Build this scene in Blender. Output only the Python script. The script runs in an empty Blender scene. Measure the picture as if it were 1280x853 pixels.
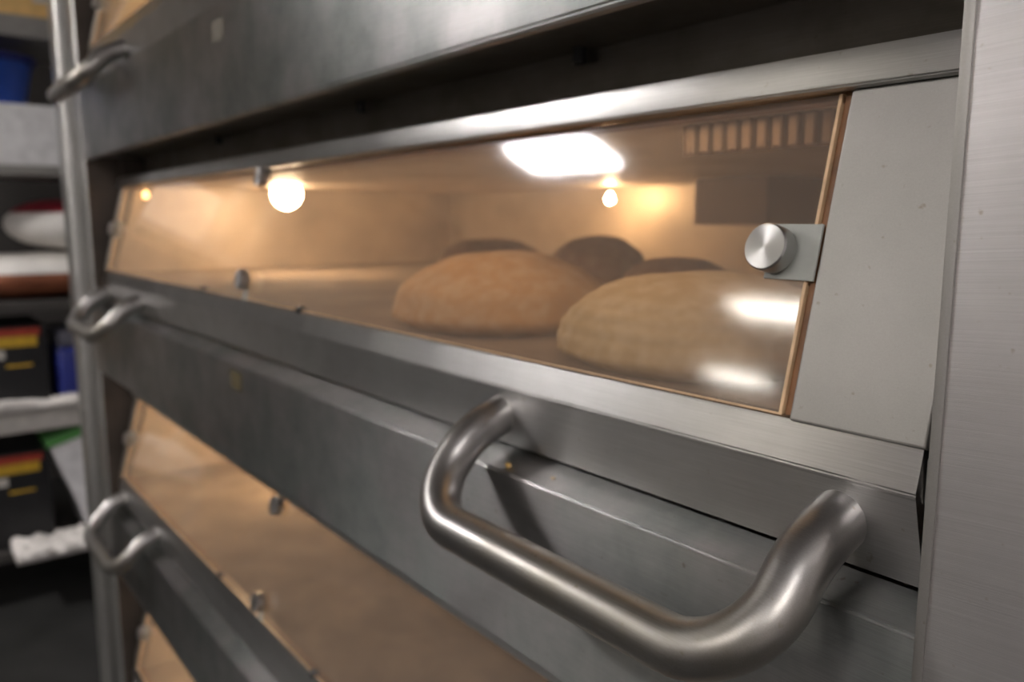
import bpy, bmesh, math, random
from mathutils import Vector, Matrix, noise
random.seed(7)
C = bpy.context.scene.collection
S = bpy.context.scene
U = 0.42                                   # metres per oven unit (distance from lens to the glass's top edge)
CZ = 1.35                                  # lens height

# ------------------------------------------------------------------ camera
cam = bpy.data.cameras.new('camera')
cam.sensor_width = 36.0
cam.lens = 1012.47 / 1280 * 36.0
cam.clip_start = 0.02
cam.dof.use_dof = True
cam.dof.focus_distance = 0.375
cam.dof.aperture_fstop = 6.0
cam.dof.aperture_blades = 7
co = bpy.data.objects.new('camera', cam)
C.objects.link(co)
right = Vector((0.6128, 0.7902, 0.0003)).normalized()
down = Vector((0.1164, -0.0899, -0.9891)).normalized()
fwd = Vector((-0.7816, 0.6062, -0.1471)).normalized()
m = Matrix((( right.x, -down.x, -fwd.x, 0), (right.y, -down.y, -fwd.y, 0), (right.z, -down.z, -fwd.z, CZ), (0, 0, 0, 1)))
co.matrix_world = m
S.camera = co

# ------------------------------------------------------------------ world, exposure
S.view_settings.view_transform = 'Standard'
S.view_settings.look = 'None'
S.view_settings.gamma = 1.0
S.view_settings.use_curve_mapping = False
S.view_settings.exposure = 0.0
w = bpy.data.worlds.new('world')
S.world = w
w.use_nodes = True
w.node_tree.nodes['Background'].inputs[0].default_value = (0.9, 0.92, 1.0, 1)
w.node_tree.nodes['Background'].inputs[1].default_value = 0.015

LAMP_NEAR, LAMP_FAR, LAMP_BACK = 150.0, 38.0, 52.0      # emission of the fluorescent diffusers
BULB_POWER = 130.0
BULB_LOW = 85.0
BULB_DIM = 13.0
BULB_BACK_ADDED = 330.0

# ------------------------------------------------------------------ materials
class NT:
    def __init__(s, name):
        s.m = bpy.data.materials.new(name); s.m.use_nodes = True
        s.t = s.m.node_tree; s.b = s.t.nodes['Principled BSDF']; s.out = s.t.nodes['Material Output']
    def n(s, typ, **kw):
        x = s.t.nodes.new(typ)
        for k, v in kw.items(): setattr(x, k, v)
        return x
    def l(s, a, b): s.t.links.new(a, b)
    def coord(s, scale=(1, 1, 1), rot=(0, 0, 0), kind='Object'):
        tc = s.n('ShaderNodeTexCoord'); mp = s.n('ShaderNodeMapping')
        mp.inputs['Scale'].default_value = scale; mp.inputs['Rotation'].default_value = rot
        s.l(tc.outputs[kind], mp.inputs[0]); return mp.outputs[0]
    def noise(s, vec, scale, detail=3, rough=0.55):
        x = s.n('ShaderNodeTexNoise'); s.l(vec, x.inputs['Vector'])
        x.inputs['Scale'].default_value = scale; x.inputs['Detail'].default_value = detail; x.inputs['Roughness'].default_value = rough
        return x.outputs['Fac']
    def ramp(s, fac, stops):
        r = s.n('ShaderNodeValToRGB'); s.l(fac, r.inputs[0]); e = r.color_ramp.elements
        while len(e) < len(stops): e.new(0.5)
        for i, (p, c) in enumerate(stops):
            e[i].position = p; e[i].color = (c[0], c[1], c[2], 1) if hasattr(c, '__len__') else (c, c, c, 1)
        return r.outputs[0]
    def bump(s, h, strength, dist=0.001):
        b = s.n('ShaderNodeBump'); b.inputs['Strength'].default_value = strength; b.inputs['Distance'].default_value = dist
        s.l(h, b.inputs['Height']); s.l(b.outputs[0], s.b.inputs['Normal'])
    def mul(s, a, b):
        x = s.n('ShaderNodeMix', data_type='RGBA', blend_type='MULTIPLY'); x.inputs[0].default_value = 1
        s.l(a, x.inputs[6]); s.l(b, x.inputs[7]); return x.outputs[2]

def plain(name, col, rough=0.6, metal=0.0, var=0.12, scale=30, bump=0.0):
    k = NT(name); v = k.coord()
    f = k.noise(v, scale, 4)
    a = [c * (1 - var) for c in col]; b = [min(1, c * (1 + var)) for c in col]
    k.l(k.ramp(f, [(0.3, a), (0.7, b)]), k.b.inputs['Base Color'])
    k.b.inputs['Roughness'].default_value = rough; k.b.inputs['Metallic'].default_value = metal
    if bump: k.bump(f, bump, 0.002)
    return k.m

def steel(name, col, r0, r1, aniso=0.6, brush=0.25, grime=0.35, tilt=0.0, brown=0.5, metal=1.0, grain_scale=(8, 900, 900), con=1.0):
    """Brushed stainless sheet: grain along X, vertical spread of reflections, greasy smudges."""
    k = NT(name)
    v = k.coord((1, 1, 1), (0, tilt, 0))
    g = k.n('ShaderNodeMapping'); g.inputs['Scale'].default_value = grain_scale; k.l(v, g.inputs[0])
    grain = k.noise(g.outputs[0], 3.0, 4, 0.6)
    sm = k.noise(v, 9.0, 5, 0.6)
    sp = k.noise(v, 160.0, 2, 0.5)
    dirt = k.ramp(sm, [(0.35, (1, 1, 1)), (0.75, (1 - grime, 1 - grime * (0.8 + 0.4 * brown), 1 - grime * (0.8 + 0.8 * brown)))])
    base = k.ramp(grain, [(0.25, [c * (1 - 0.14 * con) for c in col]), (0.75, [min(1, c * (1 + 0.12 * con)) for c in col])])
    spots = k.ramp(sp, [(0.70, (1, 1, 1)), (0.80, (0.72, 0.66, 0.58))])
    k.l(k.mul(k.mul(base, dirt), spots), k.b.inputs['Base Color'])
    k.b.inputs['Metallic'].default_value = metal
    mr = k.n('ShaderNodeMapRange'); k.l(sm, mr.inputs[0])
    mr.inputs[1].default_value = 0.3; mr.inputs[2].default_value = 0.75; mr.inputs[3].default_value = r0; mr.inputs[4].default_value = r1
    k.l(mr.outputs[0], k.b.inputs['Roughness'])
    if aniso:
        k.b.inputs['Anisotropic'].default_value = aniso
        cv = k.n('ShaderNodeCombineXYZ'); cv.inputs[0].default_value = 0.0; cv.inputs[1].default_value = 0.25; cv.inputs[2].default_value = 1.0
        k.l(cv.outputs[0], k.b.inputs['Tangent'])
    k.bump(grain, brush, 0.0004)
    return k.m

def emis(name, col, power):
    k = NT(name); k.t.nodes.remove(k.b); e = k.n('ShaderNodeEmission')
    e.inputs[0].default_value = (*col, 1); e.inputs[1].default_value = power
    k.l(e.outputs[0], k.out.inputs[0]); return k.m

def glass_mat(name):
    """Oven door glass: clear tinted pane with mirror reflection and a thin baked-on brown film."""
    k = NT(name); k.t.nodes.remove(k.b)
    v = k.coord()
    st = k.n('ShaderNodeMapping'); st.inputs['Scale'].default_value = (4, 4, 9); k.l(v, st.inputs[0])
    f1 = k.noise(st.outputs[0], 2.0, 5, 0.6); f2 = k.noise(v, 45.0, 4, 0.6)
    film = k.ramp(f1, [(0.3, 0.30), (0.7, 0.37)])
    fine = k.ramp(f2, [(0.3, 0.97), (0.8, 1.04)])
    fac = k.mul(film, fine)
    tr = k.n('ShaderNodeBsdfTransparent'); tr.inputs[0].default_value = (0.93, 0.86, 0.78, 1)
    df = k.n('ShaderNodeBsdfTranslucent'); df.inputs[0].default_value = (0.74, 0.65, 0.56, 1)
    d2 = k.n('ShaderNodeBsdfDiffuse'); d2.inputs[0].default_value = (0.52, 0.44, 0.37, 1)
    mm = k.n('ShaderNodeMixShader'); mm.inputs[0].default_value = 0.5; k.l(df.outputs[0], mm.inputs[1]); k.l(d2.outputs[0], mm.inputs[2])
    mx = k.n('ShaderNodeMixShader'); k.l(fac, mx.inputs[0]); k.l(tr.outputs[0], mx.inputs[1]); k.l(mm.outputs[0], mx.inputs[2])
    gl = k.n('ShaderNodeBsdfGlossy'); sx = k.n('ShaderNodeSeparateXYZ'); k.l(k.coord(kind='Generated'), sx.inputs[0]); rg = k.n('ShaderNodeMapRange'); k.l(sx.outputs[2], rg.inputs[0])
    rg.inputs[1].default_value = 0.35; rg.inputs[2].default_value = 0.75; rg.inputs[3].default_value = 0.085; rg.inputs[4].default_value = 0.06; k.l(rg.outputs[0], gl.inputs['Roughness']); gl.inputs[0].default_value = (1, 1, 1, 1)
    # Schlick reflectance of a thin pane, taken once, on the face the ray enters by; leaving it the pane is clear
    lw = k.n('ShaderNodeLayerWeight'); lw.inputs[0].default_value = 0.5
    pw = k.n('ShaderNodeMath', operation='POWER'); k.l(lw.outputs['Facing'], pw.inputs[0]); pw.inputs[1].default_value = 5.0
    ma = k.n('ShaderNodeMath', operation='MULTIPLY_ADD'); k.l(pw.outputs[0], ma.inputs[0]); ma.inputs[1].default_value = 0.92; ma.inputs[2].default_value = 0.08
    ms = k.n('ShaderNodeMixShader'); k.l(ma.outputs[0], ms.inputs[0]); k.l(mx.outputs[0], ms.inputs[1]); k.l(gl.outputs[0], ms.inputs[2])
    ge = k.n('ShaderNodeNewGeometry'); clear = k.n('ShaderNodeBsdfTransparent')
    fin = k.n('ShaderNodeMixShader'); k.l(ge.outputs['Backfacing'], fin.inputs[0]); k.l(ms.outputs[0], fin.inputs[1]); k.l(clear.outputs[0], fin.inputs[2])
    k.l(fin.outputs[0], k.out.inputs[0]); return k.m

def loaf_mat(name, lo, hi, flour):
    k = NT(name); v = k.coord()
    f = k.noise(v, 12, 5, 0.6); g = k.noise(v, 70, 4, 0.6)
    base = k.ramp(f, [(0.3, lo), (0.7, hi)])
    fl = k.ramp(g, [(0.42, 0.0), (0.7, flour)])
    mx = k.n('ShaderNodeMix', data_type='RGBA'); k.l(fl, mx.inputs[0]); k.l(base, mx.inputs[6]); mx.inputs[7].default_value = (0.80, 0.66, 0.46, 1)
    k.l(mx.outputs[2], k.b.inputs['Base Color']); k.b.inputs['Roughness'].default_value = 0.75
    k.bump(g, 0.4, 0.003); return k.m

M = {}
M['fascia'] = steel('fascia_steel', (0.50, 0.49, 0.485), 0.31, 0.46, 0.95, 0.3, 0.55, 0, 0.15)
M['rail'] = steel('rail_steel', (0.58, 0.57, 0.56), 0.27, 0.38, 0.82, 0.15, 0.2, 0, 0.3)
M['post'] = steel('post_steel', (0.66, 0.635, 0.635), 0.30, 0.42, 0.7, 0.28, 0.15, 0.06, 0.2, grain_scale=(5, 1500, 1500))
M['panel'] = steel('panel_steel', (0.37, 0.355, 0.33), 0.46, 0.56, 0.0, 0.02, 0.12, 0, 0.3, metal=0.9, grain_scale=(350, 350, 350), con=0.35)
M['tube'] = steel('tube_steel', (0.37, 0.36, 0.35), 0.33, 0.42, 0.0, 0.1, 0.3, 0, 0.8)
M['post_left'] = steel('left_post_steel', (0.52, 0.51, 0.49), 0.36, 0.48, 0.5, 0.3, 0.2, 0, 0.3)
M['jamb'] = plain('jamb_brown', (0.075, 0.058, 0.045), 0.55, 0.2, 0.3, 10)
M['seam'] = plain('seam_grime', (0.085, 0.050, 0.026), 0.8, 0, 0.5, 150)
M['edge'] = plain('pane_edge', (0.62, 0.42, 0.24), 0.35, 0, 0.2, 60)
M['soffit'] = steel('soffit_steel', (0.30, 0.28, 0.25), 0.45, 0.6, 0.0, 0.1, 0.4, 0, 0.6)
def turned(name):
    k = NT(name); k.b.inputs['Base Color'].default_value = (0.42, 0.415, 0.40, 1); k.b.inputs['Metallic'].default_value = 1
    k.b.inputs['Roughness'].default_value = 0.36; k.b.inputs['Anisotropic'].default_value = 0.75
    tg = k.n('ShaderNodeTangent', direction_type='RADIAL', axis='Z'); k.l(tg.outputs[0], k.b.inputs['Tangent'])
    f = k.noise(k.coord((1, 1, 1)), 700, 3); k.bump(f, 0.15, 0.0003); return k.m
M['knob'] = turned('turned_steel')
M['pad'] = plain('clip_pad', (0.36, 0.37, 0.33), 0.45, 0.0, 0.1, 60)
M['gasket'] = plain('brown_gasket', (0.20, 0.085, 0.030), 0.45, 0.0, 0.4, 40)
M['glass'] = glass_mat('door_glass')
M['chamber'] = plain('chamber_steel', (0.54, 0.44, 0.34), 0.5, 0.3, 0.25, 6)
M['hearth'] = plain('hearth_stone', (0.27, 0.21, 0.155), 0.9, 0.0, 0.3, 12, 0.3)
M['shield'] = plain('shield_steel', (0.30, 0.22, 0.17), 0.6, 0.3, 0.2, 8)
M['vent'] = plain('vent_steel', (0.16, 0.10, 0.065), 0.5, 0.3, 0.2, 8)
M['bulb'] = emis('bulb_glow', (1.0, 0.76, 0.50), BULB_POWER)
M['bulb_low'] = emis('bulb_glow_low', (1.0, 0.74, 0.44), BULB_LOW)
M['bulb_back_added'] = emis('added_bulb_glow', (1.0, 0.70, 0.40), BULB_BACK_ADDED)
M['bulb_dim'] = emis('bulb_amber', (1.0, 0.55, 0.20), BULB_DIM)
M['fill_glow'] = emis('added_fill_glow', (1.0, 0.70, 0.42), 9.0)
M['dark'] = plain('dark_screw', (0.05, 0.05, 0.05), 0.4, 0.6, 0.2)
M['insul'] = plain('dark_inside', (0.03, 0.028, 0.026), 0.8)
M['lamp_near'] = emis('lamp_diffuser_near', (1.0, 0.955, 0.94), LAMP_NEAR)
M['lamp_far'] = emis('lamp_diffuser_far', (1.0, 0.93, 0.82), LAMP_FAR)
M['lamp_back'] = emis('lamp_diffuser_back', (1.0, 0.95, 0.95), LAMP_BACK)
M['fixture'] = plain('fixture_white', (0.75, 0.75, 0.73), 0.5)
M['wall'] = plain('wall_paint', (0.70, 0.67, 0.665), 0.7, 0, 0.08, 3)
M['wallL'] = plain('wall_left_shade', (0.055, 0.05, 0.046), 0.7, 0, 0.15, 3)  # near-black colour stands in for the shade of a dark open aisle
M['ceil'] = plain('ceiling_paint', (0.72, 0.68, 0.66), 0.8, 0, 0.05, 4)
M['floor'] = plain('floor_tile', (0.022, 0.022, 0.021), 0.5, 0, 0.3, 8)

# ------------------------------------------------------------------ mesh helpers
def P(x, y, z): return Vector((U * x, U * y, CZ + U * z))

def add_box(bm, a, b, bev=0.0, seg=2):
    a = Vector(a); b = Vector(b)
    r = bmesh.ops.create_cube(bm, size=1)
    for v in r['verts']:
        v.co = Vector(((a.x + b.x) / 2 + v.co.x * abs(b.x - a.x), (a.y + b.y) / 2 + v.co.y * abs(b.y - a.y), (a.z + b.z) / 2 + v.co.z * abs(b.z - a.z)))
    if bev > 0:
        es = list({e for v in r['verts'] for e in v.link_edges})
        bmesh.ops.bevel(bm, geom=es, offset=bev, segments=seg, affect='EDGES', profile=0.5)

def add_prism(bm, prof, x0, x1, unit=True, bev=0.0, seg=3):
    """Closed (y,z) outline swept along x."""
    f = P if unit else (lambda x, y, z: Vector((x, y, z)))
    A = [bm.verts.new(f(x0, y, z)) for y, z in prof]; B = [bm.verts.new(f(x1, y, z)) for y, z in prof]
    n = len(prof); fs = [bm.faces.new(A), bm.faces.new(B[::-1])]; es = []
    for i in range(n):
        j = (i + 1) % n
        fs.append(bm.faces.new((A[j], A[i], B[i], B[j])))
    bmesh.ops.recalc_face_normals(bm, faces=fs)
    if bev > 0:
        es = [e for v in A for e in v.link_edges if e.other_vert(v) in B]
        bmesh.ops.bevel(bm, geom=es, offset=bev, segments=seg, affect='EDGES', profile=0.5)

def add_tube(bm, path, r, seg=20, caps=True):
    pts = [Vector(p) for p in path]; rings = []
    t0 = (pts[1] - pts[0]).normalized(); up = Vector((0, 0, 1)) if abs(t0.z) < 0.9 else Vector((1, 0, 0))
    nrm = (up - t0 * up.dot(t0)).normalized()
    for i, p in enumerate(pts):
        t = (pts[min(i + 1, len(pts) - 1)] - pts[max(i - 1, 0)]).normalized()
        nrm = (nrm - t * nrm.dot(t)).normalized(); bi = t.cross(nrm)
        rr = r[i] if hasattr(r, '__len__') else r
        rings.append([bm.verts.new(p + (nrm * math.cos(2 * math.pi * k / seg) + bi * math.sin(2 * math.pi * k / seg)) * rr) for k in range(seg)])
    fs = []
    for a, b in zip(rings, rings[1:]):
        for k in range(seg):
            fs.append(bm.faces.new((a[k], a[(k + 1) % seg], b[(k + 1) % seg], b[k])))
    if caps: fs += [bm.faces.new(rings[0][::-1]), bm.faces.new(rings[-1])]
    bmesh.ops.recalc_face_normals(bm, faces=fs)

def add_lathe(bm, prof, mat, seg=32):
    """(radius, height) profile turned about z, then moved by mat."""
    rings = []
    for r, h in prof:
        if r < 1e-6: rings.append([bm.verts.new(mat @ Vector((0, 0, h)))])
        else: rings.append([bm.verts.new(mat @ Vector((r * math.cos(2 * math.pi * k / seg), r * math.sin(2 * math.pi * k / seg), h))) for k in range(seg)])
    fs = []
    for a, b in zip(rings, rings[1:]):
        for k in range(seg):
            k2 = (k + 1) % seg
            if len(a) == 1 and len(b) == 1: continue
            if len(a) == 1: fs.append(bm.faces.new((a[0], b[k], b[k2])))
            elif len(b) == 1: fs.append(bm.faces.new((a[k], b[0], a[k2])))
            else: fs.append(bm.faces.new((a[k], a[k2], b[k2], b[k])))
    bmesh.ops.recalc_face_normals(bm, faces=fs)

def obj(name, bm, mat, parent=None, origin=None, smooth=False, ang=0.6):
    me = bpy.data.meshes.new(name)
    if origin is None:
        lo = Vector((1e9,) * 3); hi = Vector((-1e9,) * 3)
        for v in bm.verts:
            for i in range(3): lo[i] = min(lo[i], v.co[i]); hi[i] = max(hi[i], v.co[i])
        origin = Vector(((lo.x + hi.x) / 2, (lo.y + hi.y) / 2, lo.z))
    origin = Vector(origin)
    bmesh.ops.translate(bm, verts=bm.verts[:], vec=-origin)
    if smooth:
        for f in bm.faces: f.smooth = True
        for e in bm.edges:
            if len(e.link_faces) == 2 and e.calc_face_angle(0) > ang: e.smooth = False
    bm.to_mesh(me); bm.free()
    if mat: me.materials.append(mat)
    o = bpy.data.objects.new(name, me); C.objects.link(o)
    if parent:
        o.parent = parent
        pw = world_loc(parent)
        o.location = origin - pw
    else: o.location = origin
    return o

def world_loc(o):
    l = Vector(o.location)
    while o.parent: o = o.parent; l += o.location
    return l

def tag(o, label=None, cat=None, group=None, kind=None):
    if label: o['label'] = label
    if cat: o['category'] = cat
    if group: o['group'] = group
    if kind: o['kind'] = kind
    return o

def thing(name, loc, label, cat, group=None):
    o = bpy.data.objects.new(name, None); C.objects.link(o); o.location = loc; o.empty_display_size = 0.05
    return tag(o, label, cat, group)

def BM(): return bmesh.new()

def fillet(P_, rs, n=9):
    P_ = [Vector(p) for p in P_]; out = [P_[0]]
    for i in range(1, len(P_) - 1):
        a = P_[i - 1] - P_[i]; b = P_[i + 1] - P_[i]; la, lb = a.length, b.length; a.normalize(); b.normalize()
        th = a.angle(b); r = rs[i - 1]; t = min(r / math.tan(th / 2), la * 0.98, lb * 0.98); r = t * math.tan(th / 2)
        c = P_[i] + (a + b).normalized() * (r / math.sin(th / 2)); p0 = P_[i] + a * t - c; p1 = P_[i] + b * t - c; an = math.pi - th
        for k in range(n + 1):
            s = k / n
            out.append(c + (p0 * math.sin((1 - s) * an) + p1 * math.sin(s * an)) / math.sin(an))
    out.append(P_[-1]); return out

# ------------------------------------------------------------------ the room
def struct(name, a, b, mat):
    bm = BM(); add_box(bm, a, b); o = obj(name, bm, mat); o['kind'] = 'structure'; return o
X0, X1, Y0, Y1, H = -4.75, 2.4, -5.3, 1.75, 2.6
struct('floor', (X0 - .1, Y0 - .1, -0.1), (X1 + .1, Y1 + .1, 0), M['floor'])
struct('ceiling', (X0 - .1, Y0 - .1, H), (X1 + .1, Y1 + .1, H + 0.1), M['ceil'])
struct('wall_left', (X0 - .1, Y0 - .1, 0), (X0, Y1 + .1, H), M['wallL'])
struct('wall_right', (X1, Y0 - .1, 0), (X1 + .1, Y1 + .1, H), M['wall'])
struct('wall_back', (X0, Y1, 0), (X1, Y1 + .1, H), M['wall'])
struct('wall_front', (X0, Y0 - .1, 0), (X1, Y0, H), M['wall'])

def fixture(x, y, lx, ly, mat, label, rot=0.0):
    t = thing('ceiling_light', (x, y, H), label, 'ceiling light')
    bm = BM(); add_box(bm, (x - lx / 2 - .03, y - ly / 2 - .03, H - .05), (x + lx / 2 + .03, y + ly / 2 + .03, H - 0.001), 0.006)
    obj('housing', bm, M['fixture'], t)
    bm = BM(); add_box(bm, (x - lx / 2, y - ly / 2, H - .062), (x + lx / 2, y + ly / 2, H - .05), 0.004)
    obj('diffuser', bm, M[mat], t)
    t.rotation_euler.z = rot
fixture(-2.78, -1.26, 0.55, 0.19, 'lamp_near', 'fluorescent ceiling light nearest the left end of the oven, mirrored in the glass')
fixture(-2.65, -2.95, 0.55, 0.19, 'lamp_far', 'fluorescent ceiling light in the middle of the left row')
fixture(-3.95, -4.56, 0.55, 0.19, 'lamp_far', 'fluorescent ceiling light in the far corner of the kitchen')
fixture(-0.3, -2.2, 1.1, 0.22, 'lamp_back', 'long fluorescent ceiling light behind the camera over the oven front')
fixture(1.3, -0.9, 0.9, 0.22, 'lamp_back', 'long fluorescent ceiling light near the right wall')

# ------------------------------------------------------------------ the deck oven
PITCH = 1.079
XL, XR = -4.595, -0.381               # inner faces of the two posts
DL, DR = -4.53, -0.4086               # door ends
oven = thing('deck_oven', P(-2.49, 0.846, -CZ / U), 'stainless steel deck oven with four stacked baking decks, glass doors and tube handles', 'oven')

# posts
bm = BM(); add_box(bm, P(XR, 0.846, -CZ / U + 0.12), P(0.9, 3.2, 1.9), 0.0035, 3)
obj('post', bm, M['post'], oven, smooth=True)
bm = BM(); add_box(bm, P(XR + 0.001, 0.8435, -CZ / U + 0.12), P(XR + 0.0125, 0.8475, 1.9), 0.0007, 2)
obj('corner_trim', bm, M['panel'], oven, smooth=True)
bm = BM()
add_box(bm, P(-5.29, 0.846, -CZ / U + 0.12), P(-5.07, 1.0, 1.9), 0.010, 3)
add_box(bm, P(-4.72, 0.846, -CZ / U + 0.12), P(XL, 1.25, 1.9), 0.006, 3)
add_box(bm, P(-5.26, 0.94, -CZ / U + 0.12), P(-4.70, 3.2, 1.895), 0.0)
obj('post', bm, M['post_left'], oven, smooth=True)
# body behind, top and plinth
bm = BM(); add_box(bm, P(XL, 1.16, 1.42), P(XR, 3.2, 1.895), 0.004); add_box(bm, P(XL, 0.846, 1.405), P(XR, 1.2, 1.895), 0.003)
obj('top_hood', bm, M['fascia'], oven)
bm = BM(); add_box(bm, P(-5.2, 0.93, -CZ / U), P(0.85, 3.15, -CZ / U + 0.125))
obj('plinth', bm, M['insul'], oven)
bm = BM(); add_box(bm, P(-4.69, 3.16, -CZ / U + 0.12), P(XR, 3.22, 1.895))
obj('back_panel', bm, M['soffit'], oven)

GT, GB = (1.0, 0.166), (0.896, -0.2555)      # glass line, (y, z) top and bottom
gd = Vector((GB[0] - GT[0], GB[1] - GT[1])).normalized()      # down the pane
gn = Vector((gd.y, -gd.x))                                    # out of the pane, towards the room
if gn.x > 0: gn = -gn
def G(t, off=0.0):                                            # point on the pane: t = 0 top .. 1 bottom, off outwards
    y = GT[0] + (GB[0] - GT[0]) * t + gn.x * off; z = GT[1] + (GB[1] - GT[1]) * t + gn.y * off
    return (y, z)

def slab(bm, x0, x1, t0, t1, o0, o1, dz, bev=0.0, seg=2):
    pr = [G(t0, o1), G(t1, o1), G(t1, o0), G(t0, o0)]
    bm2 = BM(); add_prism(bm2, [(y, z + dz) for y, z in pr], x0, x1)
    if bev: bmesh.ops.bevel(bm2, geom=bm2.edges[:], offset=bev, segments=seg, affect='EDGES', profile=0.5)
    me = bpy.data.meshes.new('tmp'); bm2.to_mesh(me); bm2.free(); bm.from_mesh(me); bpy.data.meshes.remove(me)

def knob_matrix(x, t, off, dz):
    y, z = G(t, off); p = P(x, y, z + dz)
    n3 = Vector((0, gn.x, gn.y)).normalized(); xx = Vector((1, 0, 0)); yy = n3.cross(xx)
    return Matrix(((xx.x, yy.x, n3.x, p.x), (xx.y, yy.y, n3.y, p.y), (xx.z, yy.z, n3.z, p.z), (0, 0, 0, 1)))

GX0, GX1 = -4.478, -0.592
XM = (GX0 + GX1) / 2

def handle_path(x0, x1, dz):
    root = (0.8911, -0.3593); yb, zb = 0.7093, -0.5051
    Q = (root[0] - 0.0668, root[1] - 0.0235); R0 = (root[0] + 0.012, root[1] + 0.004)
    pts = [P(x0, R0[0], R0[1] + dz), P(x0, Q[0], Q[1] + dz), P(x0, yb, zb + dz), P(x1, yb, zb + dz), P(x1, Q[0], Q[1] + dz), P(x1, R0[0], R0[1] + dz)]
    return fillet(pts, [0.173 * U, 0.118 * U, 0.112 * U, 0.173 * U], 12)

def deck(k):
    dz = -PITCH * k
    sh = lambda pr: [(y, z + dz) for y, z in pr]
    # fascia below the door, with a sloping ledge on top and a folded hem at the bottom
    bm = BM()
    add_prism(bm, sh([(0.846, -0.446), (0.846, -0.757), (0.8485, -0.773), (0.8555, -0.779), (0.872, -0.779), (0.872, -0.745), (1.12, -0.745), (1.12, -0.50), (0.93, -0.50), (0.91, -0.4235)]), XL + 0.002, XR + 0.004)
    bmesh.ops.bevel(bm, geom=[e for e in bm.edges if all(abs(v.co.y - U * 0.846) < 1e-5 and abs(v.co.z - CZ - U * (dz - 0.446)) < 1e-5 for v in e.verts)], offset=0.0016, segments=3, affect='EDGES')
    bmesh.ops.bevel(bm, geom=[e for e in bm.edges if all(abs(v.co.y - U * 0.8485) < 1e-5 for v in e.verts)], offset=0.0015, segments=2, affect='EDGES')
    obj('fascia_panel', bm, M['fascia'], oven, smooth=True, ang=0.3)
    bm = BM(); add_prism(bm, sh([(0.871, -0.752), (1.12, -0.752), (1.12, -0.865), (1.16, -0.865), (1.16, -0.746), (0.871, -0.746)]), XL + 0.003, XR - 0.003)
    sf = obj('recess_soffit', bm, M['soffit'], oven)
    for bx in (-1.20, -2.10, -3.3):
        bm = BM()
        add_lathe(bm, [(0, -0.012), (0.006, -0.012), (0.006, 0.0)], Matrix.Translation(P(bx, 1.095, -0.752 + dz)), 12)
        obj('bolt', bm, M['dark'], sf)
    # side jambs of the recess
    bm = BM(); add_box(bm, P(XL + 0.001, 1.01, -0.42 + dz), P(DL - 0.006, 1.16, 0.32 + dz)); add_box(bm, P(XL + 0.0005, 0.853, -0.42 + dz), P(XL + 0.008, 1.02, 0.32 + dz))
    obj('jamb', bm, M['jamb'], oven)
    # door
    bm = BM()                                    # lower rail: upright strip, crease, face that falls back
    add_prism(bm, sh([(0.897, -0.250), (0.884, -0.3030), (0.8855, -0.3075), (0.897, -0.4135), (0.925, -0.4135), (0.925, -0.262), (0.912, -0.250)]), DL, DR)
    for v in bm.verts:
        if v.co.x > U * (DR - 0.01) and v.co.z < CZ + U * (dz - 0.40): v.co.x += 0.011 * U
    bmesh.ops.bevel(bm, geom=[e for e in bm.edges if abs(e.verts[0].co.x - e.verts[1].co.x) > 0.5], offset=0.0009, segments=2, affect='EDGES')
    door = obj('door', bm, M['rail'], oven)
    bm = BM(); add_box(bm, P(DR + 0.0035, 0.899, -0.314 + dz), P(DR + 0.006, 0.914, -0.262 + dz)); obj('rail_end', bm, M['panel'], door)
    bm = BM()                                    # grime in the seam on top of the rail
    add_prism(bm, sh([(0.8965, -0.2495), (0.8965, -0.2475), (0.912, -0.2455), (0.912, -0.2495)]), DL + 0.01, DR - 0.004)
    obj('seam', bm, M['seam'], door)
    bm = BM()
    add_prism(bm, sh([(0.990, 0.2155), (0.9785, 0.174), (0.980, 0.168), (0.986, 0.165), (1.05, 0.165), (1.05, 0.2155)]), DL, DR + 0.02)
    bmesh.ops.bevel(bm, geom=[e for e in bm.edges if abs(e.verts[0].co.x - e.verts[1].co.x) > 0.5], offset=0.0008, segments=2, affect='EDGES')
    obj('top_rail', bm, M['rail'], door, smooth=True)
    bm = BM(); slab(bm, -0.5755, DR + 0.004, 0.006, 0.992, -0.03, 0.008, dz, 0.0016, 3); obj('side_panel', bm, M['panel'], door)
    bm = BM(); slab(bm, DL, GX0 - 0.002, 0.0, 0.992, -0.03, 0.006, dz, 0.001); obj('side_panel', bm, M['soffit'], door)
    bm = BM(); slab(bm, GX0, GX1, 0.008, 0.985, -0.012, 0.0, dz, 0.0006); obj('glass_pane', bm, M['glass'], door)
    bm = BM()                                    # brown heat-stained gasket round the pane
    slab(bm, GX1 - 0.012, -0.577, 0.002, 0.99, -0.030, -0.0135, dz)
    slab(bm, GX0 + 0.012, GX1 - 0.012, 0.972, 0.99, -0.030, -0.0135, dz)
    slab(bm, GX0 + 0.012, GX1 - 0.012, 0.0, 0.016, -0.030, -0.0135, dz)
    slab(bm, GX1 + 0.003, -0.577, 0.002, 0.99, -0.0135, -0.004, dz)
    obj('gasket', bm, M['gasket'], door)
    bm = BM()                                    # ground edge of the pane, bright line given by its pale tan colour
    slab(bm, GX1 - 0.004, GX1 + 0.0005, 0.010, 0.985, -0.012, 0.0006, dz)
    slab(bm, GX0, GX1 - 0.004, 0.975, 0.985, -0.012, 0.0006, dz)
    slab(bm, GX0 - 0.0005, GX0 + 0.012, 0.010, 0.975, -0.012, 0.0006, dz)
    obj('pane_edge', bm, M['edge'], door)
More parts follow.
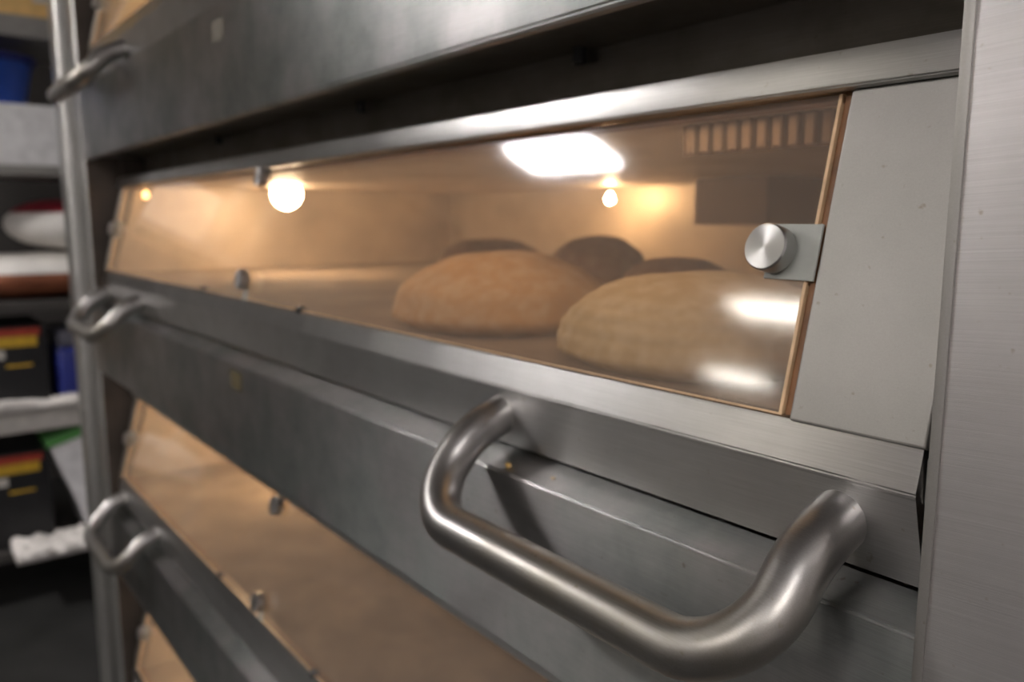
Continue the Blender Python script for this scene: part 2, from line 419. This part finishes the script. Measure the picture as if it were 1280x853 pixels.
    # four clips: a turned knob and a small pad at the middle of each edge of the pane
    for kx, kt, pad in ((-0.640, 0.492, 'r'), (GX0 + 0.03, 0.50, 'l'), (XM, 0.085, 't'), (XM, 0.84, 'b')):
        bm = BM(); ht = 0.026
        add_lathe(bm, [(0, 0.004), (0.018, 0.004), (0.018, 0.010), (0.030, 0.010), (0.0315, 0.0115), (0.0315, ht + 0.008), (0.0295, ht + 0.0105), (0, ht + 0.0105)],
                  Matrix.Scale(U, 4), 36)
        km = knob_matrix(kx, kt, 0.0, dz)
        kn = obj('knob', bm, M['knob'], door, Vector((0, 0, 0)), smooth=True)
        kn.location = km.translation - world_loc(door); kn.rotation_euler = km.to_euler()
        bm = BM(); h = 0.086
        if pad == 'r': slab(bm, -0.655, -0.581, kt - h, kt + h, 0.0005, 0.0045, dz, 0.0004)
        elif pad == 'l': slab(bm, GX0 + 0.002, GX0 + 0.07, kt - h, kt + h, 0.0005, 0.0045, dz, 0.0004)
        elif pad == 't': slab(bm, kx - 0.012, kx + 0.012, 0.012, kt + 0.02, 0.0005, 0.0045, dz, 0.0004)
        else: slab(bm, kx - 0.012, kx + 0.012, kt - 0.02, 0.985, 0.0005, 0.0045, dz, 0.0004)
        obj('clip_pad', bm, M['pad'], door)
    for sx in (XM - 0.42, XM + 0.42):
        bm = BM(); add_lathe(bm, [(0, 0), (0.016, 0), (0.016, 0.012), (0.010, 0.020), (0, 0.021)], Matrix.Translation(P(sx, 0.904, -0.252 + dz)) @ Matrix.Scale(U, 4), 16)
        obj('screw', bm, M['dark'], door, smooth=True)
    for x0, x1 in ((-1.183, -0.5009), (-4.47, -3.84)):
        bm = BM(); add_tube(bm, handle_path(x0, x1, dz), 0.0365 * U, 32)
        obj('handle', bm, M['tube'], door, smooth=True, ang=1.2)
    # baking chamber behind the door
    bx0, bx1, by1 = -4.47, -0.585, 2.95
    bm = BM()
    add_box(bm, P(bx0, by1, -0.30 + dz), P(bx1, by1 + 0.03, 0.20 + dz))
    add_box(bm, P(bx0, 1.105, 0.166 + dz), P(bx1, by1, 0.20 + dz)); add_box(bm, P(bx0, 1.052, 0.20 + dz), P(bx1, by1, 0.212 + dz))
    for xa, xb in ((bx0 - 0.03, bx0), (bx1, bx1 + 0.012)):
        add_prism(bm, sh([(0.929, -0.30), (0.929, -0.25), (1.052, 0.165), (1.052, 0.20), (by1 + 0.03, 0.20), (by1 + 0.03, -0.30)]), xa, xb)
    ch = obj('baking_chamber', bm, M['chamber'], oven)
    bm = BM(); add_box(bm, P(bx0 + 0.001, 0.929, -0.32 + dz), P(bx1 - 0.001, by1 - 0.001, -0.262 + dz)); obj('hearth', bm, M['hearth'], ch)
    if k == 0:                                   # upright ribs of the heat shield under the chamber ceiling
        for i in range(13):
            x = -0.965 + i * 0.029
            bm = BM(); add_box(bm, P(x, 1.135, 0.116), P(x + 0.017, 1.150, 0.1655), 0.001, 1)
            obj('rib', bm, M['shield'], ch)
        bm = BM(); add_box(bm, P(-0.985, 1.150, 0.113), P(bx1 - 0.002, 1.156, 0.1655)); obj('heat_shield', bm, M['vent'], ch)
    bm = BM(); add_box(bm, P(-2.12, 2.55, -0.017 + dz), P(-1.78, 2.949, 0.165 + dz), 0.004); obj('vent_box', bm, M['vent'], ch)
    # lamps: bulb on a holder under the chamber ceiling, bulb added at the back for its warm glow on the wall, small amber bulb for the orange spot at the left end
    def bulb(x, y, z, r, mat):
        bm = BM()
        prof = [(0, -1.05)] + [(math.cos(a), math.sin(a)) for a in [(-1.2 + i * 0.22) for i in range(10)]] + [(0.45, 1.25), (0.42, 1.55), (0, 1.55)]
        add_lathe(bm, prof, Matrix.Translation(P(x, y, z + dz)) @ Matrix.Scale(U * r, 4), 24)
        b = obj('lamp_bulb', bm, mat, ch, smooth=True)
    bulb(-3.87, 1.60, 0.128, 0.072, M['bulb'] if k == 0 else M['bulb_low'])
    bulb(-2.80, 2.76, 0.10, 0.020, M['bulb_back_added'])
    if k == 0:                                   # unseen strip light added behind the top rail to brighten the loaves
        bm = BM(); add_tube(bm, [P(-2.2, 1.078, 0.182 + dz), P(-0.75, 1.078, 0.182 + dz)], 0.010 * U, 12); obj('added_fill_tube', bm, M['fill_glow'], ch, smooth=True)
    bulb(-4.40, 1.08, 0.125, 0.016, M['bulb_dim'])
for k in (-1, 0, 1, 2): deck(k)
for fo, (mx, mz), ml in zip([o for o in oven.children if o.name.startswith('fascia_panel')], ((-2.511, 0.556), (-2.505, -0.497)), ('stain_pale', 'stain_ochre')):
    bm = BM(); add_box(bm, P(mx - 0.05, 0.8445, mz - 0.030), P(mx + 0.05, 0.8463, mz + 0.030), 0.0002, 1)
    obj('tape_scrap', bm, plain(ml, (0.13, 0.11, 0.075) if 'pale' in ml else (0.085, 0.065, 0.025), 0.7), fo)

# ------------------------------------------------------------------ bread on the hearth
def loaf(x, y, r, h, mat, label, ridges=7, seed=0):
    bm = BM(); prof = [(0, 0.0), (0.80, 0.0)]
    for i in range(1, 34):
        a = i / 33 * math.pi / 2
        rr = math.cos(a) ** 0.85 if i < 33 else 0
        zz = math.sin(a) ** 0.9
        w_ = 1 + (0.006 * math.cos(i * ridges * 2 * math.pi / 33) if 2 < i < 31 else 0)
        prof.append((rr * w_, 0.12 + 0.88 * zz * w_))
    for i, (a, b) in enumerate(prof): prof[i] = (max(a, 0), b)
    prof[2] = (1.0, 0.16)
    mt = Matrix.Identity(4)
    add_lathe(bm, prof, mt, 48)
    for v in bm.verts:
        n_ = noise.noise(v.co * 1.7 + Vector((seed, seed * 2, 0)))
        v.co *= 1 + 0.05 * n_
        v.co = Vector((v.co.x * r * U, v.co.y * r * U, max(0, v.co.z) * h * U))
    bmesh.ops.translate(bm, verts=bm.verts[:], vec=P(x, y, -0.262))
    return tag(obj('bread_loaf', bm, mat, None, P(x, y, -0.262), smooth=True, ang=2), label, 'bread')
Lm = loaf_mat('pale_crust', (0.52, 0.28, 0.10), (0.62, 0.37, 0.16), 0.5)
Lg = loaf_mat('floured_crust', (0.50, 0.36, 0.17), (0.62, 0.47, 0.25), 0.6)
Ld = loaf_mat('dark_crust', (0.16, 0.065, 0.025), (0.26, 0.12, 0.05), 0.15)
loaf(-1.63, 1.235, 0.278, 0.186, Lm, 'large round golden loaf in the middle of the oven window', 4, 1)
loaf(-0.975, 1.205, 0.272, 0.170, Lg, 'large round floured loaf with ridges by the right end of the glass', 9, 4)
loaf(-1.80, 1.72, 0.175, 0.215, Ld, 'dark brown loaf standing behind the golden loaf', 4, 7)
loaf(-1.43, 1.66, 0.165, 0.17, Ld, 'dark brown loaf half hidden behind the ridged floured loaf', 4, 9)
loaf(-2.66, 1.95, 0.24, 0.19, Ld, 'dark loaf farthest left, faint behind the golden loaf', 4, 12)

# crumbs on the ledge below the door
Cr = plain('crumb_crust', (0.55, 0.36, 0.12), 0.8, 0, 0.2, 200)
Cw = plain('crumb_flour', (0.62, 0.52, 0.38), 0.8, 0, 0.2, 200)
def crumb(x, y, s, mat, label):
    bm = BM(); bmesh.ops.create_icosphere(bm, subdivisions=2, radius=1)
    z = -0.446 + (y - 0.846) / (0.91 - 0.846) * 0.0225
    for v in bm.verts:
        v.co *= 1 + 0.35 * noise.noise(v.co * 1.8 + Vector((x * 9, 3, 1)))
        v.co = Vector((v.co.x * s * 1.3, v.co.y * s, v.co.z * s * 0.7))
    bmesh.ops.translate(bm, verts=bm.verts[:], vec=P(x, y, z) + Vector((0, 0, s * 0.6)))
    tag(obj('bread_crumb', bm, mat, None, P(x, y, z), smooth=True, ang=2), label, 'crumb')
crumb(-1.122, 0.862, 0.0024, Cr, 'yellow-brown crumb on the steel ledge beside the left root of the near handle')
crumb(-1.01, 0.872, 0.0017, Cw, 'tiny pale crumb on the steel ledge, right of the yellow one')

# ------------------------------------------------------------------ storage rack beyond the oven's left end
RX = -3.2
grey = plain('shelf_grey', (0.30, 0.29, 0.27), 0.5, 0.2)
lgrey = plain('shelf_pale', (0.70, 0.67, 0.62), 0.5, 0.1); dgrey = plain('shelf_dark', (0.06, 0.055, 0.05), 0.6, 0.1)
rack = thing('storage_rack', (RX - 0.25, 0.3, 0), 'grey metal storage rack standing beyond the left end of the oven', 'shelf')
for z0, z1 in ((1.95, 2.02), (1.50, 1.535), (1.04, 1.075), (0.62, 0.695), (0.165, 0.20)):
    bm = BM(); add_box(bm, (RX - 0.5, -0.35, z0), (RX, 0.95, z1), 0.004); obj('shelf_board', bm, dgrey if z0 in (1.04, 0.165) else lgrey if z0 == 0.62 else grey, rack)
for ux, uy in ((RX - 0.02, -0.33), (RX - 0.48, -0.33), (RX - 0.02, 0.93), (RX - 0.48, 0.93)):
    bm = BM(); add_box(bm, (ux - 0.02, uy - 0.02, 0), (ux + 0.02, uy + 0.02, 2.25), 0.003); obj('upright', bm, grey, rack)

def carton(name, x0, x1, y0, y1, z0, z1, mat, label, cat, parts=()):
    t = thing(name, ((x0 + x1) / 2, (y0 + y1) / 2, z0), label, cat)
    bm = BM(); add_box(bm, (x0, y0, z0), (x1, y1, z1), 0.004); obj('body', bm, mat, t)
    for nm, a, b, mt in parts:
        bm = BM(); add_box(bm, a, b, 0.0015); obj(nm, bm, mt, t)
    return t
card = plain('cardboard', (0.80, 0.52, 0.20), 0.85); white = plain('white_card', (0.80, 0.80, 0.80), 0.7)
black = plain('black_card', (0.012, 0.012, 0.013), 0.45); red = plain('red_print', (0.42, 0.05, 0.03), 0.5); yel = plain('yellow_print', (0.62, 0.38, 0.03), 0.5)
tape = plain('label_grey', (0.60, 0.57, 0.52), 0.5); blueM = plain('blue_plastic', (0.02, 0.09, 0.50), 0.35); navy = plain('navy_film', (0.02, 0.03, 0.20), 0.35)
carton('cardboard_box', RX - 0.42, RX - 0.02, 0.0, 0.60, 2.02, 2.33, card, 'brown cardboard box on the top shelf of the rack', 'box',
       [('label_sticker', (RX - 0.022, 0.475, 2.07), (RX - 0.017, 0.56, 2.16), tape)])
carton('white_box', RX - 0.45, RX - 0.01, -0.15, 0.60, 1.535, 1.735, white, 'white box on the rack under the blue tub', 'box')
# blue tub
t = thing('blue_tub', (RX - 0.17, 0.325, 1.735), 'blue plastic tub standing on the white box', 'tub')
bm = BM(); add_lathe(bm, [(0, 0), (0.125, 0), (0.155, 0.16), (0.15, 0.16), (0.12, 0.01), (0, 0.01)], Matrix.Translation((RX - 0.17, 0.325, 1.735)), 32); obj('body', bm, blueM, t, smooth=True)
bm = BM(); add_lathe(bm, [(0.150, 0.145), (0.166, 0.145), (0.166, 0.168), (0.150, 0.168), (0.150, 0.145)], Matrix.Translation((RX - 0.17, 0.325, 1.735)), 32); obj('rim', bm, navy, t, smooth=True)

def sack(name, yc, zc, ly, lz, mat, label, band=None, bandmat=None, lx=0.4, p=2.25, x=RX - 0.22):
    def ell(sy, sz, sx, z0=0.0, cut=None):
        bm = BM(); bmesh.ops.create_uvsphere(bm, u_segments=40, v_segments=20, radius=1)
        for v in bm.verts:
            c = v.co
            f = lambda q: math.copysign(abs(q) ** (2 / p), q)
            v.co = Vector((f(c.x) * sx, f(c.y) * sy, f(c.z) * sz))
            v.co *= 1 + 0.06 * noise.noise(v.co * 9 + Vector((yc * 7, zc * 5, 0)))
        if cut:
            bmesh.ops.bisect_plane(bm, geom=bm.verts[:] + bm.edges[:] + bm.faces[:], plane_co=(0, 0, cut[0] * sz), plane_no=(0, 0, -1), clear_outer=True)
            if len(cut) > 1: bmesh.ops.bisect_plane(bm, geom=bm.verts[:] + bm.edges[:] + bm.faces[:], plane_co=(0, 0, cut[1] * sz), plane_no=(0, 0, 1), clear_outer=True)
        bmesh.ops.translate(bm, verts=bm.verts[:], vec=(x, yc, zc)); return bm
    t = thing(name, (x, yc, zc - lz / 2), label, 'sack')
    obj('body', ell(ly / 2, lz / 2, lx / 2), mat, t, smooth=True, ang=3)
    if band: obj('printed_band', ell(ly / 2 * 1.012, lz / 2 * 1.012, lx / 2 * 1.012, cut=band), bandmat, t, smooth=True, ang=3)
    return t
paper = plain('white_paper', (0.80, 0.77, 0.72), 0.7, 0, 0.1, 12); crimson = plain('crimson_print', (0.30, 0.025, 0.04), 0.5)
brownp = plain('brown_red_film', (0.34, 0.12, 0.06), 0.45, 0, 0.25, 14)
sack('flour_sack', 0.44, 1.155, 0.62, 0.16, brownp, 'lower sack on the rack, white over reddish brown', (0.15,), paper)
sack('flour_sack', 0.62, 1.336, 0.52, 0.185, paper, 'upper sack on the rack, white with a crimson top', (0.45,), crimson)

def black_box(y0, y1, z0, z1, label):
    x1 = RX - 0.03
    h = z1 - z0
    carton('black_box', RX - 0.42, x1, y0, y1, z0, z1, black, label, 'box', [
        ('red_stripe', (x1 - 0.002, y0 + 0.002, z1 - 0.035), (x1 + 0.002, y1 - 0.02, z1 - 0.008), red),
        ('yellow_stripe', (x1 - 0.002, y0 + 0.002, z1 - 0.072), (x1 + 0.002, y1 - 0.03, z1 - 0.036), yel),
        ('grey_label', (x1 - 0.002, y0 + 0.02, z1 - 0.112), (x1 + 0.002, y1 - 0.13, z1 - 0.082), tape),
        ('gold_line', (x1 - 0.002, y1 - 0.13, z1 - 0.142), (x1 + 0.002, y1 - 0.05, z1 - 0.134), yel)])
black_box(-0.02, 0.435, 0.695, 0.99, 'black box with red and yellow stripes on the shelf above the white cloth')
black_box(-0.02, 0.41, 0.20, 0.543, 'black box with red and yellow stripes on the lowest shelf, beside the paper bag')
# blue pack beside the upper black box
t = thing('blue_pack', (RX - 0.2, 0.56, 0.695), 'dark blue plastic pack with a pale top, right of the upper black box', 'pack')
bm = BM(); add_box(bm, (RX - 0.4, 0.462, 0.695), (RX - 0.03, 0.70, 0.90), 0.02, 3); obj('body', bm, navy, t, smooth=True)
bm = BM(); add_box(bm, (RX - 0.38, 0.47, 0.895), (RX - 0.05, 0.69, 0.96), 0.02, 3); obj('cap_film', bm, plain('pale_film', (0.16, 0.16, 0.20), 0.4), t, smooth=True)

def cloth(name, x0, x1, y0, y1, z, amp, mat, label, cat, thick=0.008, seed=0, kind=None):
    bm = BM(); nx, ny = 14, 26; top = []
    for i in range(nx + 1):
        row = []
        for j in range(ny + 1):
            u = i / nx; v = j / ny
            n_ = noise.noise(Vector((u * 3 + seed, v * 7, seed)))
            row.append(bm.verts.new((x0 + (x1 - x0) * u + 0.01 * n_, y0 + (y1 - y0) * v, z + thick + max(0, amp * (0.5 + n_)))))
        top.append(row)
    fs = [bm.faces.new((top[i][j], top[i + 1][j], top[i + 1][j + 1], top[i][j + 1])) for i in range(nx) for j in range(ny)]
    r = bmesh.ops.extrude_face_region(bm, geom=fs)
    for v in r['geom']:
        if isinstance(v, bmesh.types.BMVert): v.co.z = z + 0.0005
    bmesh.ops.recalc_face_normals(bm, faces=bm.faces[:])
    return tag(obj(name, bm, mat, None, None, smooth=True, ang=2.0), label, cat)
clothm = plain('white_cloth', (0.72, 0.69, 0.65), 0.85, 0, 0.1, 20)
cloth('folded_cloth', RX - 0.028, RX + 0.03, -0.1, 0.66, 0.695, 0.035, clothm, 'crumpled white cloth along the shelf edge in front of the upper black box', 'cloth', 0.012, 3)
# paper bag with a green top, leaning beside the lower black box
t = thing('paper_bag', (RX - 0.1, 0.54, 0.20), 'white paper bag with a green top edge beside the lower black box', 'bag')
bm = BM()
pr = [(0.415, 0.545), (0.50, 0.30), (0.52, 0.201), (0.72, 0.201), (0.72, 0.60), (0.56, 0.59)]
add_prism(bm, pr, RX - 0.30, RX - 0.01, unit=False); obj('body', bm, plain('bag_paper', (0.82, 0.81, 0.82), 0.7), t)
bm = BM(); add_prism(bm, [(0.405, 0.548), (0.56, 0.592), (0.72, 0.603), (0.72, 0.63), (0.56, 0.622), (0.40, 0.572)], RX - 0.301, RX - 0.008, unit=False)
obj('green_edge', bm, plain('green_print', (0.12, 0.36, 0.10), 0.6), t)
cloth('paper_stack', RX - 0.02, RX + 0.14, 0.27, 0.51, 0.20, 0.035, clothm, 'pale crumpled paper stack jutting out at the foot of the rack', 'paper', 0.02, 8)

# groups of like things
for o in C.objects:
    if 'category' in o.keys():
        kind = o.name.split('.')[0]
        g = {'bread_loaf': 'loaves baking on the hearth', 'bread_crumb': 'crumbs on the ledge', 'ceiling_light': 'fluorescent ceiling lights',
             'flour_sack': 'sacks stacked on the rack', 'black_box': 'black striped boxes on the rack'}.get(kind)
        if g: o['group'] = g
